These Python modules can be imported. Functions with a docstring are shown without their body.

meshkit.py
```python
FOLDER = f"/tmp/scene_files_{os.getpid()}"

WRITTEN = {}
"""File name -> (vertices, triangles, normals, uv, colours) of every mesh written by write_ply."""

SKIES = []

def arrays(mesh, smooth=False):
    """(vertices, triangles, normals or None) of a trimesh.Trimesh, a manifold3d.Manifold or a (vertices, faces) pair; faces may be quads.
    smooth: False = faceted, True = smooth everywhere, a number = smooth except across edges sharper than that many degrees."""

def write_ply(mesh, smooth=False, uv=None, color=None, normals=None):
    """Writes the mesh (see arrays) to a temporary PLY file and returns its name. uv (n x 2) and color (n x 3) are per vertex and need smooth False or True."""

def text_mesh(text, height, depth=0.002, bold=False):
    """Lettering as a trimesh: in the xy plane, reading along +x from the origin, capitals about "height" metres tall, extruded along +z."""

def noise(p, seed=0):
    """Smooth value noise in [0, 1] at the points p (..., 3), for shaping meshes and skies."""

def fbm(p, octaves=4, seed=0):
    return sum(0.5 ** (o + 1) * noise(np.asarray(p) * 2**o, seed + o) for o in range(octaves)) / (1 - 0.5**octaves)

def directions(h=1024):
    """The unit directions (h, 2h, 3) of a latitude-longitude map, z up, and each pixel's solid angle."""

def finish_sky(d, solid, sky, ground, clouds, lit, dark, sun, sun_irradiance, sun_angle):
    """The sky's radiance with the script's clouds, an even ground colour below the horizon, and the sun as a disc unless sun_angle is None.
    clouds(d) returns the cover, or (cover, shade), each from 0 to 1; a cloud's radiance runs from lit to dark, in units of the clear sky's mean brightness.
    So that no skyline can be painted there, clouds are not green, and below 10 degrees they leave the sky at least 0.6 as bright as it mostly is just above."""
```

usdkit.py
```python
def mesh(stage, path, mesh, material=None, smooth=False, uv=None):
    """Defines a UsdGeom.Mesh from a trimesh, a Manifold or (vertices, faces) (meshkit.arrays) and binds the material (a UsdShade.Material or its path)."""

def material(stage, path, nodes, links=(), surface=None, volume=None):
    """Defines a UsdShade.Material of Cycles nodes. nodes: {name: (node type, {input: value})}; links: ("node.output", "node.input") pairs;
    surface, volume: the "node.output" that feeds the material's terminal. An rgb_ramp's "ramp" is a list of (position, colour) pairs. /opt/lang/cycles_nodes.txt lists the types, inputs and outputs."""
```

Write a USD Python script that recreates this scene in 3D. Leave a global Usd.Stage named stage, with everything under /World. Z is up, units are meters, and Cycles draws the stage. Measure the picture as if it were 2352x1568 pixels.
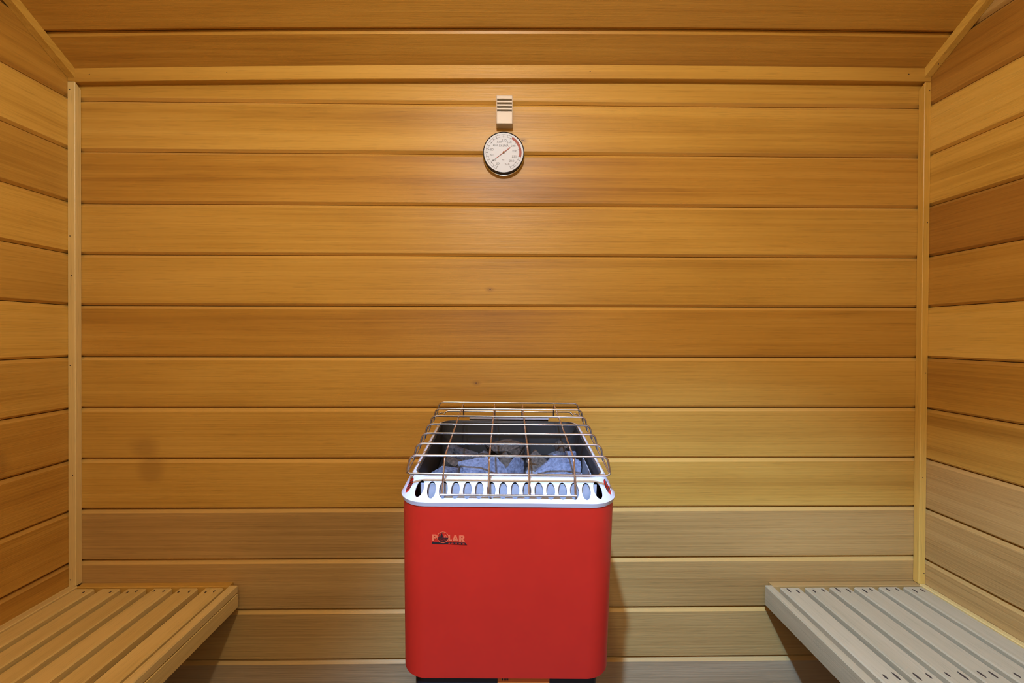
import math, random
import numpy as np
import trimesh
import manifold3d as m3
from shapely.geometry import Polygon, Point, box as sbox
from shapely.ops import unary_union
import shapely.affinity as aff
import usdkit, meshkit
from pxr import Usd, UsdGeom, UsdLux, UsdShade, Gf, Sdf

random.seed(7)
RNG = np.random.default_rng(7)
stage = Usd.Stage.CreateInMemory()
UsdGeom.SetStageUpAxis(stage, UsdGeom.Tokens.z)
UsdGeom.SetStageMetersPerUnit(stage, 1.0)
UsdGeom.Xform.Define(stage, '/World')

# ------------------------------------------------------------------ camera, lights, exposure
EYE = 1.22                      # camera height above the floor
DIST = 1.323                    # camera to back wall
FPX = 1045.0                    # focal length in pixels of the 2352 px wide frame
YAW, PITCH, ROLL = 0.01408, -0.01186, 0.00165
EXPOSURE = 2.3

cam = UsdGeom.Camera.Define(stage, '/World/camera')
cam.CreateHorizontalApertureAttr(36.0)
cam.CreateFocalLengthAttr(36.0 * FPX / 2352.0)
cam.CreateExposureAttr(EXPOSURE)
cam.CreateClippingRangeAttr(Gf.Vec2f(0.02, 100.0))
_f = np.array([math.sin(YAW) * math.cos(PITCH), math.cos(YAW) * math.cos(PITCH), math.sin(PITCH)])
_r = np.array([math.cos(YAW), -math.sin(YAW), 0.0])
_u = np.cross(_r, _f)
_r2 = _r * math.cos(ROLL) + _u * math.sin(ROLL)
_u2 = -_r * math.sin(ROLL) + _u * math.cos(ROLL)
_m = np.eye(4)
_m[0, :3], _m[1, :3], _m[2, :3], _m[3, :3] = _r2, _u2, -_f, (0, -DIST, EYE)
cam.AddTransformOp().Set(Gf.Matrix4d(*_m.ravel().tolist()))

# warm globe lamp on the ceiling, in front of the camera and above the frame
WARM_POS = (-0.04, -1.33, 2.22)
warm = UsdLux.SphereLight.Define(stage, '/World/warm_light')
warm.CreateRadiusAttr(0.045)
warm.CreateIntensityAttr(106.0)
warm.CreateColorAttr(Gf.Vec3f(1.0, 0.985, 0.955))
warm.AddTranslateOp().Set(WARM_POS)

# added cool light with no known fixture, behind the camera, aimed down at the heater
COOL_POS = (-0.20, -1.68, 2.35)
COOL_AIM = (0.45, -0.70, 0.40)
cool = UsdLux.SphereLight.Define(stage, '/World/added_cool_light')
cool.CreateRadiusAttr(0.03)
cool.CreateIntensityAttr(2150.0)
cool.CreateColorAttr(Gf.Vec3f(0.27, 0.50, 1.0))
_sh = UsdLux.ShapingAPI.Apply(cool.GetPrim())
_sh.CreateShapingConeAngleAttr(28.0)
_sh.CreateShapingConeSoftnessAttr(0.6)
_z = np.array(COOL_POS) - np.array(COOL_AIM)
_z /= np.linalg.norm(_z)
_x = np.cross([0, 0, 1.0], _z); _x /= np.linalg.norm(_x)
_y = np.cross(_z, _x)
_m = np.eye(4)
_m[0, :3], _m[1, :3], _m[2, :3], _m[3, :3] = _x, _y, _z, COOL_POS
cool.AddTransformOp().Set(Gf.Matrix4d(*_m.ravel().tolist()))

# added fill light, source unknown, sent through the door glass behind the camera
DOOR_X0, DOOR_X1, DOOR_TOP = -0.36, 0.26, 1.90
added_fill = UsdLux.RectLight.Define(stage, '/World/added_fill_light')
added_fill.CreateWidthAttr(0.50)
added_fill.CreateHeightAttr(1.00)
added_fill.CreateIntensityAttr(0.65)
added_fill.CreateColorAttr(Gf.Vec3f(1.0, 0.94, 0.82))
added_fill.AddTranslateOp().Set(((DOOR_X0 + DOOR_X1) / 2, -2.06, 1.27))
added_fill.AddRotateXYZOp().Set(Gf.Vec3f(90, 0, 0))      # faces +y, into the sauna

# ------------------------------------------------------------------ helpers
_used = {}


def numbered(parent, name):
    k = (parent, name)
    n = _used.get(k, 0)
    _used[k] = n + 1
    return f'{parent}/{name}' if n == 0 else f'{parent}/{name}_{n:03d}'


def keys(prim, **kw):
    for k, v in kw.items():
        if v is not None:
            prim.SetCustomDataByKey(k, v)
    return prim


def thing(name, label=None, category=None, group=None, kind=None, matrix=None):
    x = UsdGeom.Xform.Define(stage, numbered('/World', name))
    if matrix is not None:
        x.AddTransformOp().Set(Gf.Matrix4d(*np.asarray(matrix).T.ravel().tolist()))
    keys(x.GetPrim(), label=label, category=category, group=group, kind=kind)
    return x.GetPrim()


def part(parent, name, mesh, mat, smooth=30, label=None, kind=None):
    p = numbered(str(parent.GetPath()), name)
    m = usdkit.mesh(stage, p, mesh, mat, smooth=smooth)
    keys(m.GetPrim(), label=label, kind=kind)
    return m.GetPrim()


def cat(ms):
    return trimesh.util.concatenate(ms)


def box(x0, x1, y0, y1, z0, z1):
    b = trimesh.creation.box([x1 - x0, y1 - y0, z1 - z0])
    b.apply_translation([(x0 + x1) / 2, (y0 + y1) / 2, (z0 + z1) / 2])
    return b


def prism(poly, frame, a0, a1):
    """Sweeps a 2-D polygon straight; frame = (u, v, w) unit vectors, from a0 to a1 along w."""
    p = Polygon(poly) if not hasattr(poly, 'exterior') else poly
    m = trimesh.creation.extrude_polygon(p, a1 - a0, engine='earcut')
    v = m.vertices
    u, w2, w = (np.asarray(t, float) for t in frame)
    out = v[:, :1] * u + v[:, 1:2] * w2 + (v[:, 2:3] + a0) * w
    m2 = trimesh.Trimesh(out, m.faces, process=False)
    if np.dot(np.cross(u, w2), w) < 0:
        m2.invert()
    return m2


def chamfer_rect(w0, w1, h0, h1, c):
    return [(w0 + c, h0), (w1 - c, h0), (w1, h0 + c), (w1, h1 - c), (w1 - c, h1), (w0 + c, h1), (w0, h1 - c), (w0, h0 + c)]


X, Y, Z = np.eye(3)


def bar(x0, x1, y0, y1, z0, z1, axis='x', c=0.002):
    """A box with eased long edges."""
    if axis == 'x':
        return prism(chamfer_rect(y0, y1, z0, z1, c), (Y, Z, X), x0, x1)
    if axis == 'y':
        return prism(chamfer_rect(z0, z1, x0, x1, c), (Z, X, Y), y0, y1)
    return prism(chamfer_rect(x0, x1, y0, y1, c), (X, Y, Z), z0, z1)


def tube(points, r, n=8, closed=False):
    """A round wire through the points."""
    P = np.asarray(points, float)
    N = len(P)
    if closed:
        T = np.roll(P, -1, 0) - np.roll(P, 1, 0)
    else:
        T = np.gradient(P, axis=0)
    T /= np.linalg.norm(T, axis=1, keepdims=True)
    up = np.array([0, 0, 1.0]) if abs(T[0, 2]) < 0.9 else np.array([0, 1.0, 0])
    u = np.cross(up, T[0]); u /= np.linalg.norm(u)
    rings = []
    for i in range(N):
        u = u - T[i] * np.dot(u, T[i]); u /= np.linalg.norm(u)
        w = np.cross(T[i], u)
        a = np.arange(n) / n * 2 * np.pi
        rings.append(P[i] + r * (np.cos(a)[:, None] * u + np.sin(a)[:, None] * w))
    V = np.vstack(rings)
    F = []
    for i in range(N if closed else N - 1):
        j = (i + 1) % N
        for k in range(n):
            l = (k + 1) % n
            a, b, c, d = i * n + k, i * n + l, j * n + l, j * n + k
            F += [[a, b, c], [a, c, d]]
    if not closed:
        V = np.vstack([V, P[0], P[-1]])
        for k in range(n):
            l = (k + 1) % n
            F += [[N * n, l, k], [N * n + 1, (N - 1) * n + k, (N - 1) * n + l]]
    return trimesh.Trimesh(V, F, process=False)


def fillet_path(pts, r, n=5, closed=False):
    """Rounds the corners of a polyline."""
    P = [np.asarray(p, float) for p in pts]
    out = []
    N = len(P)
    for i in range(N):
        if not closed and i in (0, N - 1):
            out.append(P[i]); continue
        a, b, c = P[i - 1], P[i], P[(i + 1) % N]
        d1, d2 = a - b, c - b
        l1, l2 = np.linalg.norm(d1), np.linalg.norm(d2)
        k = min(r, l1 * .45, l2 * .45)
        s, e = b + d1 / l1 * k, b + d2 / l2 * k
        for t in np.linspace(0, 1, n):
            out.append((1 - t) ** 2 * s + 2 * t * (1 - t) * b + t * t * e)
    return out


def lathe(profile, n=48):
    """Revolves (r, z) pairs about z."""
    pr = np.asarray(profile, float)
    return trimesh.creation.revolve(pr, sections=n)


def rrect(x0, x1, y0, y1, r, n=8):
    """Corner-wise counter-clockwise rounded rectangle, always 4*(n+1) points."""
    pts = []
    for cx, cy, a0 in ((x1 - r, y1 - r, 0), (x0 + r, y1 - r, 90), (x0 + r, y0 + r, 180), (x1 - r, y0 + r, 270)):
        for k in range(n + 1):
            a = math.radians(a0 + 90 * k / n)
            pts.append((cx + r * math.cos(a), cy + r * math.sin(a)))
    return np.array(pts)


def loft(rings, cap=True):
    """Joins equal-length closed rings of 3-D points into a shell."""
    n = len(rings[0])
    V = np.vstack(rings)
    F = []
    for i in range(len(rings) - 1):
        for k in range(n):
            l = (k + 1) % n
            a, b, c, d = i * n + k, i * n + l, (i + 1) * n + l, (i + 1) * n + k
            F += [[a, b, c], [a, c, d]]
    if cap:
        c0, c1 = len(V), len(V) + 1
        V = np.vstack([V, rings[0].mean(0), rings[-1].mean(0)])
        for k in range(n):
            l = (k + 1) % n
            F += [[c0, l, k], [c1, (len(rings) - 1) * n + k, (len(rings) - 1) * n + l]]
    return trimesh.Trimesh(V, F, process=False)


def ring3(pts2, z):
    return np.column_stack([pts2, np.full(len(pts2), z)])


def to_man(m):
    return m3.Manifold(m3.Mesh(np.asarray(m.vertices, np.float32), np.asarray(m.faces, np.uint32)))


def from_man(m):
    q = m.to_mesh()
    return trimesh.Trimesh(np.asarray(q.vert_properties)[:, :3], np.asarray(q.tri_verts), process=False)


# ------------------------------------------------------------------ materials
UsdGeom.Scope.Define(stage, '/World/Looks')
_nmat = [0]

# cedar tones (dark streak, body, pale streak)
TONES = {
    'honey': ((0.385, 0.193, 0.026), (0.540, 0.300, 0.048), (0.640, 0.380, 0.074)),
    'gold':  ((0.470, 0.254, 0.034), (0.650, 0.386, 0.067), (0.740, 0.473, 0.103)),
    'amber': ((0.320, 0.145, 0.019), (0.475, 0.242, 0.034), (0.575, 0.314, 0.053)),
    'brown': ((0.225, 0.090, 0.011), (0.360, 0.162, 0.022), (0.455, 0.226, 0.036)),
    'grey':  ((.300, .200, .088), (.425, .300, .145), (.510, .375, .200)),
    'sand':  ((.325, .185, .050), (.455, .274, .080), (.545, .348, .112)),
    'pale':  ((0.560, 0.385, 0.124), (0.710, 0.528, 0.191), (0.780, 0.604, 0.253)),
    'slat':  ((0.560, 0.385, 0.108), (0.700, 0.504, 0.163), (0.770, 0.574, 0.206)),
    'white': ((.385, .318, .168), (.490, .408, .224), (.560, .474, .272)),
}


def wood(tone, axis='x', seed=0, streak=1.0, fine=1.0, width=0.148, knots=(), rough=0.42, wavy=0.5, blotch=0.5, stains=(), face=None, lines=170.0):
    _nmat[0] += 1
    path = f'/World/Looks/cedar_{tone}_{_nmat[0]:03d}'
    d, b, l = TONES[tone]
    r = np.random.default_rng(seed * 7 + 11)
    off = tuple(r.uniform(-40, 40, 3))
    ax = 'xyz'.index(axis)

    def sc(along, across):
        s = [across] * 3
        s[ax] = along
        return tuple(s)
    nodes = {
        'tc': ('texture_coordinate', {}),
        # broad streaks along the board, gently bent
        'm1': ('mapping', {'mapping_type': 'point', 'location': off, 'scale': sc(0.40, 16.0)}),
        'n1': ('noise_texture', {'scale': 1.0, 'detail': 5.0, 'roughness': 0.62, 'distortion': wavy}),
        # fine growth lines
        'm2': ('mapping', {'mapping_type': 'point', 'location': off[::-1], 'scale': sc(0.9, lines)}),
        'n2': ('noise_texture', {'scale': 1.0, 'detail': 2.0, 'roughness': 0.55, 'distortion': 0.15}),
        # large soft blotches
        'm3': ('mapping', {'mapping_type': 'point', 'location': off, 'scale': sc(1.6, 5.0)}),
        'n3': ('noise_texture', {'scale': 1.0, 'detail': 2.0, 'roughness': 0.5}),
        # short pores
        'm4': ('mapping', {'mapping_type': 'point', 'location': off, 'scale': sc(14.0, 420.0)}),
        'n4': ('noise_texture', {'scale': 1.0, 'detail': 1.0}),
        'a1': ('math', {'math_type': 'multiply_add', 'value2': 1.0 * streak, 'value3': 0.5 - 0.5 * streak}),
        'a2': ('math', {'math_type': 'multiply_add', 'value2': 0.34 * fine, 'value3': -0.17 * fine}),
        'a3': ('math', {'math_type': 'multiply_add', 'value2': blotch, 'value3': -0.5 * blotch}),
        's1': ('math', {'math_type': 'add'}),
        's2': ('math', {'math_type': 'add'}),
        'ramp': ('rgb_ramp', {'ramp': [(0.0, [c * .75 for c in d]), (0.24, d), (0.5, b), (0.78, l), (1.0, [min(1, c * 1.08) for c in l])]}),
        'pm': ('map_range', {'from_min': 0.30, 'from_max': 0.42, 'to_min': 0.88, 'to_max': 1.0, 'clamp': True}),
        'mul': ('mix_color', {'blend_type': 'multiply', 'fac': 1.0, 'use_clamp': False}),
        'bh': ('math', {'math_type': 'multiply_add', 'value2': 0.6}),
        'bump': ('bump', {'strength': 0.22 * fine, 'distance': 0.0016}),
        'p': ('principled_bsdf', {'roughness': rough, 'specular_ior_level': 0.38}),
    }
    links = [('tc.object', 'm1.vector'), ('tc.object', 'm2.vector'), ('tc.object', 'm3.vector'), ('tc.object', 'm4.vector'),
             ('m1.vector', 'n1.vector'), ('m2.vector', 'n2.vector'), ('m3.vector', 'n3.vector'), ('m4.vector', 'n4.vector'),
             ('n1.fac', 'a1.value1'), ('n2.fac', 'a2.value1'), ('n3.fac', 'a3.value1'),
             ('a1.value', 's1.value1'), ('a2.value', 's1.value2'), ('s1.value', 's2.value1'), ('a3.value', 's2.value2'),
             ('s2.value', 'ramp.fac'), ('n4.fac', 'pm.value'), ('ramp.color', 'mul.a'), ('pm.result', 'mul.b'),
             ('n4.fac', 'bh.value1'), ('n2.fac', 'bh.value3'), ('bh.value', 'bump.height'), ('bump.normal', 'p.normal')]
    last = 'mul.result'
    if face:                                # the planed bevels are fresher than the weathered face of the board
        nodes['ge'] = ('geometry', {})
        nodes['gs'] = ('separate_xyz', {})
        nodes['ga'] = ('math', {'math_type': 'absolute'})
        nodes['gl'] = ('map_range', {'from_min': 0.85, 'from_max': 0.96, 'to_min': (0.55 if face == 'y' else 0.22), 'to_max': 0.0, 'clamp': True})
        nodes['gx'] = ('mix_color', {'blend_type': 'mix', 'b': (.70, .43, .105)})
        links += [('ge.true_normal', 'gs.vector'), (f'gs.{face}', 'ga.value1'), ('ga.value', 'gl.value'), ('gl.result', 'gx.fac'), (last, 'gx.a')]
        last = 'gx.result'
    for i, (kx, ky, kz, kr, kc) in enumerate(knots):
        s = [1 / kr] * 3
        s[ax] = 0.55 / kr
        nodes[f'k{i}m'] = ('vector_math', {'math_type': 'subtract', 'vector2': (kx, ky, kz)})
        nodes[f'k{i}s'] = ('vector_math', {'math_type': 'multiply', 'vector2': tuple(s)})
        nodes[f'k{i}l'] = ('vector_math', {'math_type': 'length'})
        nodes[f'k{i}r'] = ('rgb_ramp', {'ramp': [(0.0, [1, 1, 1]), (0.16, [.9, .9, .9]), (0.24, [.15, .15, .15]), (0.32, [.5, .5, .5]), (0.5, [.25, .25, .25]), (1.0, [0, 0, 0])]})
        nodes[f'k{i}x'] = ('mix_color', {'blend_type': 'mix', 'b': kc})
        links += [('tc.object', f'k{i}m.vector1'), (f'k{i}m.vector', f'k{i}s.vector1'), (f'k{i}s.vector', f'k{i}l.vector1'),
                  (f'k{i}l.value', f'k{i}r.fac'), (f'k{i}r.color', f'k{i}x.fac'), (last, f'k{i}x.a')]
        last = f'k{i}x.result'
    for i, (c, rl, ra) in enumerate(stains):
        s = [1 / ra] * 3
        s[ax] = 1 / rl
        nodes[f't{i}m'] = ('vector_math', {'math_type': 'subtract', 'vector2': c})
        nodes[f't{i}s'] = ('vector_math', {'math_type': 'multiply', 'vector2': tuple(s)})
        nodes[f't{i}l'] = ('vector_math', {'math_type': 'length'})
        nodes[f't{i}n'] = ('math', {'math_type': 'multiply_add', 'value2': 2.2, 'value3': -1.1})
        nodes[f't{i}a'] = ('math', {'math_type': 'add'})
        nodes[f't{i}r'] = ('rgb_ramp', {'ramp': [(0.0, [.34] * 3), (0.55, [.28] * 3), (1.0, [0, 0, 0])]})
        nodes[f't{i}x'] = ('mix_color', {'blend_type': 'mix', 'b': (.17, .075, .02)})
        links += [('tc.object', f't{i}m.vector1'), (f't{i}m.vector', f't{i}s.vector1'), (f't{i}s.vector', f't{i}l.vector1'), ('n3.fac', f't{i}n.value1'),
                  (f't{i}l.value', f't{i}a.value1'), (f't{i}n.value', f't{i}a.value2'), (f't{i}a.value', f't{i}r.fac'), (f't{i}r.color', f't{i}x.fac'), (last, f't{i}x.a')]
        last = f't{i}x.result'
    links.append((last, 'p.base_color'))
    return usdkit.material(stage, path, nodes, links, surface='p.BSDF')


def plain(name, color, rough=0.5, metallic=0.0, spec=0.5, coat=0.0, noise=0.0, scale=30.0, bump=0.0, dark=None, stretch=(1, 1, 1), emit=0.0):
    path = f'/World/Looks/{name}'
    nodes = {'p': ('principled_bsdf', {'base_color': color, 'roughness': rough, 'metallic': metallic, 'specular_ior_level': spec, 'coat_weight': coat, 'coat_roughness': 0.12})}
    links = []
    if emit:
        nodes['p'][1].update({'emission_color': color, 'emission_strength': emit})
    if noise or bump:
        nodes['tc'] = ('texture_coordinate', {})
        nodes['m'] = ('mapping', {'mapping_type': 'point', 'scale': stretch})
        nodes['n'] = ('noise_texture', {'scale': scale, 'detail': 5.0, 'roughness': 0.6})
        links += [('tc.object', 'm.vector'), ('m.vector', 'n.vector')]
        if noise:
            dk = dark or tuple(c * (1 - noise) for c in color)
            nodes['r'] = ('rgb_ramp', {'ramp': [(0.3, dk), (0.62, color)]})
            links += [('n.fac', 'r.fac'), ('r.color', 'p.base_color')]
        if bump:
            nodes['b'] = ('bump', {'strength': bump, 'distance': 0.002})
            links += [('n.fac', 'b.height'), ('b.normal', 'p.normal')]
    return usdkit.material(stage, path, nodes, links, surface='p.BSDF')


M = {
    'red': plain('red_enamel', (.51, .021, .009), rough=.40, spec=.35, noise=.06, scale=9),
    'rim': plain('white_rim_paint', (.60, .61, .63), rough=.38, spec=.3, noise=.05, scale=14),
    'galv': plain('galvanised_steel', (.50, .53, .58), rough=.5, metallic=.3, noise=.18, scale=60),
    'sooty': plain('heat_tinted_steel', (.060, .057, .050), rough=.55, metallic=.3, noise=.3, scale=11),
    'edge': plain('bright_steel_edge', (.62, .61, .58), rough=.3, metallic=1.0),
    'wire': plain('stainless_wire', (.74, .72, .68), rough=.28, metallic=1.0, noise=.22, scale=40),
    'rust': plain('heat_browned_wire', (.68, .54, .40), rough=.34, metallic=1.0, noise=.4, scale=70, dark=(.52, .33, .19)),
    'black': plain('black_metal', (.012, .012, .013), rough=.45),
    'backing': plain('dark_sheathing', (.06, .03, .012), rough=.9),
    'nail': plain('dark_nail', (.03, .02, .014), rough=.6),
    'stain': plain('iron_stain', (.050, .032, .018), rough=.8),
    'cream': plain('cream_plastic', (.66, .58, .45), rough=.4),
    'pit': plain('dark_slot', (.045, .04, .03), rough=.7),
    'dial': plain('dial_white', (.56, .610, .680), rough=.42),
    'chrome': plain('chrome_bezel', (.62, .62, .62), rough=.2, metallic=1.0),
    'case': plain('black_dial_case', (.02, .02, .022), rough=.3),
    'print': plain('dial_print', (.06, .055, .05), rough=.6),
    'zone': plain('dial_red_zone', (.36, .075, .04), rough=.55),
    'needle': plain('needle_red', (.42, .085, .05), rough=.45),
    'brass': plain('brass_pin', (.70, .48, .30), rough=.25, metallic=1.0),
    'orange': plain('faded_orange_print', (.66, .13, .045), rough=.5),
    'rule': plain('logo_black', (.012, .010, .010), rough=.5),
    'tag': plain('orange_plate', (.60, .16, .02), rough=.6),
    'floor': plain('floor_tile', (.13, .105, .085), rough=.6, noise=.15, scale=12),
    'globe': plain('lamp_globe', (1.0, .86, .62), rough=.3, emit=2.0),
    'fixture': plain('lamp_fixture', (.6, .58, .53), rough=.4),
}
M['pane'] = usdkit.material(stage, '/World/Looks/door_glass', {
    'f': ('fresnel', {'IOR': 1.45}), 't': ('transparent_bsdf', {'color': (.95, .97, .96)}), 'g': ('glossy_bsdf', {'color': (1, 1, 1), 'roughness': 0.02}), 'x': ('mix_closure', {})},
    [('f.fac', 'x.fac'), ('t.BSDF', 'x.closure1'), ('g.BSDF', 'x.closure2')], surface='x.closure')
STONE = [
    plain('stone_slate_blue', (.180, .205, .270), rough=.9, spec=.15, noise=.55, scale=160, bump=.5),
    plain('stone_grey', (.11, .11, .115), rough=.9, spec=.15, noise=.6, scale=170, bump=.6),
    plain('stone_brown', (.125, .10, .075), rough=.9, spec=.15, noise=.65, scale=170, bump=.6),
    plain('stone_pale', (.27, .285, .32), rough=.9, spec=.15, noise=.45, scale=170, bump=.5),
]

# ------------------------------------------------------------------ the room shell
WL, WR, LEAN = -1.2369, 1.2262, 0.0075     # inner faces of the side walls; the left one leans a little
FRONT = -1.95                               # inner face of the wall behind the camera
CEIL = 1.9906
TH = 0.018


def lx(z):                                  # left wall position at world height z
    return WL + LEAN * (z - EYE)


def sag(x):                                 # the ceiling is a little bowed and out of level
    return 0.00986 * x - 0.0062 * x * x


# board joints measured on the back wall, from the top one down
JOINT = [1.8918, 1.7474, 1.5988, 1.4526, 1.3060, 1.1584, 1.0103, 0.8622, 0.7165, 0.5678, 0.4200, 0.2722, 0.1244]
EDGES = [2.03] + JOINT + [-0.01]
TALL = [2.4815, 2.3342, 2.1869, 2.0396] + JOINT + [-0.01]      # the side walls and the wall behind the camera go on up


def board_profile(z0, z1, up=0.0090, dn=0.0066, dep=0.0090, g=0.0008):
    """(depth, height) section of a V-jointed board whose face lies at depth 0."""
    return [(TH, z0 + g), (dep, z0 + g), (0.0006, z0 + dn), (0, z0 + dn + .0008), (0, z1 - up - .0008), (0.0006, z1 - up), (dep, z1 - g), (TH, z1 - g)]


def wall_boards(parent, place, a0, a1, tones, seed, axis, knots={}, stains={}, edges=None):
    E = edges or EDGES
    ex = len(E) - len(EDGES)
    for n in range(len(E) - 1):
        i = n - ex
        z1, z0 = E[n], E[n + 1]
        prof = board_profile(max(z0, 0.0), z1)
        t = tones[i % len(tones)]
        tone, kw = (t, {}) if isinstance(t, str) else t
        m = place(prof, a0, a1, z0)
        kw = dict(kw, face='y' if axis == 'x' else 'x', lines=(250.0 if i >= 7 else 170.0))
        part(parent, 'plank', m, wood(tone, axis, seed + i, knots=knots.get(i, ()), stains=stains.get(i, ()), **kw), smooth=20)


# back wall: face at y = 0
wb = thing('wall_back', kind='structure', label='back wall of horizontal cedar boards behind the red heater')
KN = {2: [(0.048, 0, 1.22 + 0.566, .012, (.16, .075, .025))], 5: [(-0.045, 0, 1.22 + 0.135, .010, (.17, .08, .03))], 7: [(-0.085, 0, 1.22 - 0.137, .010, (.17, .08, .03))]}
KN = {1: KN[2], 4: KN[5], 6: KN[7]}
BACK = [('honey', dict(streak=.9)), ('honey', dict(streak=1.1)), ('amber', dict(streak=1.5)), ('honey', dict(streak=.9)), ('honey', dict(streak=.8)), ('amber', dict(streak=.8)),
        ('honey', dict(streak=.55)), ('honey', dict(streak=.45, fine=1.2)), ('honey', dict(fine=1.2, streak=.7)), ('sand', dict(fine=1.5, streak=.35)),
        ('sand', dict(fine=1.6, streak=.35)), ('sand', dict(fine=1.6, streak=.35)), ('grey', dict(fine=1.5, streak=.4)), 'sand']
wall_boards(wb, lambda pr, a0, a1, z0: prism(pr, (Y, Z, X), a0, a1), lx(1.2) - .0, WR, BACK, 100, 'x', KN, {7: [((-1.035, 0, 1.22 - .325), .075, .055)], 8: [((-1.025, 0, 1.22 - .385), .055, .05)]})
part(wb, 'sheathing', box(-1.35, 1.35, TH, TH + .04, 0, 2.05), M['backing'], False)

# left wall: face at x = lx(z), boards run along y
wl = thing('wall_left', kind='structure', label='left side wall of horizontal cedar boards')
LEFT = [('amber', dict(streak=.7)), ('gold', dict(streak=1.0)), ('honey', dict(streak=.8)), ('gold', dict(streak=1.0)), ('honey', dict(streak=.5)), ('gold', dict(streak=.7)),
        ('honey', dict(streak=.5, fine=1.3)), ('amber', dict(fine=1.6, streak=.6)), ('amber', dict(fine=1.6, streak=.6)), ('amber', dict(fine=1.5)), ('amber', dict(fine=1.3)), 'amber', 'amber', 'amber']


def place_left(pr, a0, a1, z0):
    m = prism([(-d, z) for d, z in pr], (X, Z, Y), a0, a1)
    m.vertices[:, 0] += WL + LEAN * (m.vertices[:, 2] - EYE)
    return m


def place_right(pr, a0, a1, z0):
    m = prism([(d, z) for d, z in pr], (X, Z, Y), a0, a1)
    m.vertices[:, 0] += WR
    return m


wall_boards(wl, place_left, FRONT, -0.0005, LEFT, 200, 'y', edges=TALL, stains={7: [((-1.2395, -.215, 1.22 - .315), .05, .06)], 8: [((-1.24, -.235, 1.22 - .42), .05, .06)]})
part(wl, 'sheathing', box(-1.33, -1.268, FRONT, 0, 0, 2.50), M['backing'], False)
wr = thing('wall_right', kind='structure', label='right side wall of horizontal cedar boards')
RIGHT = [('brown', dict(streak=.9)), ('gold', dict(streak=.8)), ('gold', dict(streak=.9)), ('brown', dict(streak=.6)), ('amber', dict(streak=.5)), ('gold', dict(streak=.8)),
         ('amber', dict(streak=.5)), ('honey', dict(streak=1.3)), ('sand', dict(streak=.6, fine=1.3, wavy=1.2)), ('sand', dict(streak=.6, fine=1.6)), ('sand', dict(fine=1.4)), 'sand', 'sand', 'sand']
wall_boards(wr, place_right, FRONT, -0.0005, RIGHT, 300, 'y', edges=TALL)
part(wr, 'sheathing', box(WR + TH, WR + TH + .05, FRONT, 0, 0, 2.50), M['backing'], False)

# wall behind the camera
wf = thing('wall_front', kind='structure', label='cedar wall behind the camera')
def front_board(pr, a0, a1, z0):
    sw = lambda u, v: prism([(-d, z) for d, z in pr], (Y, Z, X), u, v).apply_translation([0, FRONT, 0])
    if z0 > DOOR_TOP:
        return sw(a0, a1)
    return cat([sw(a0, DOOR_X0 - .003), sw(DOOR_X1 + .003, a1)])


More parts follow.
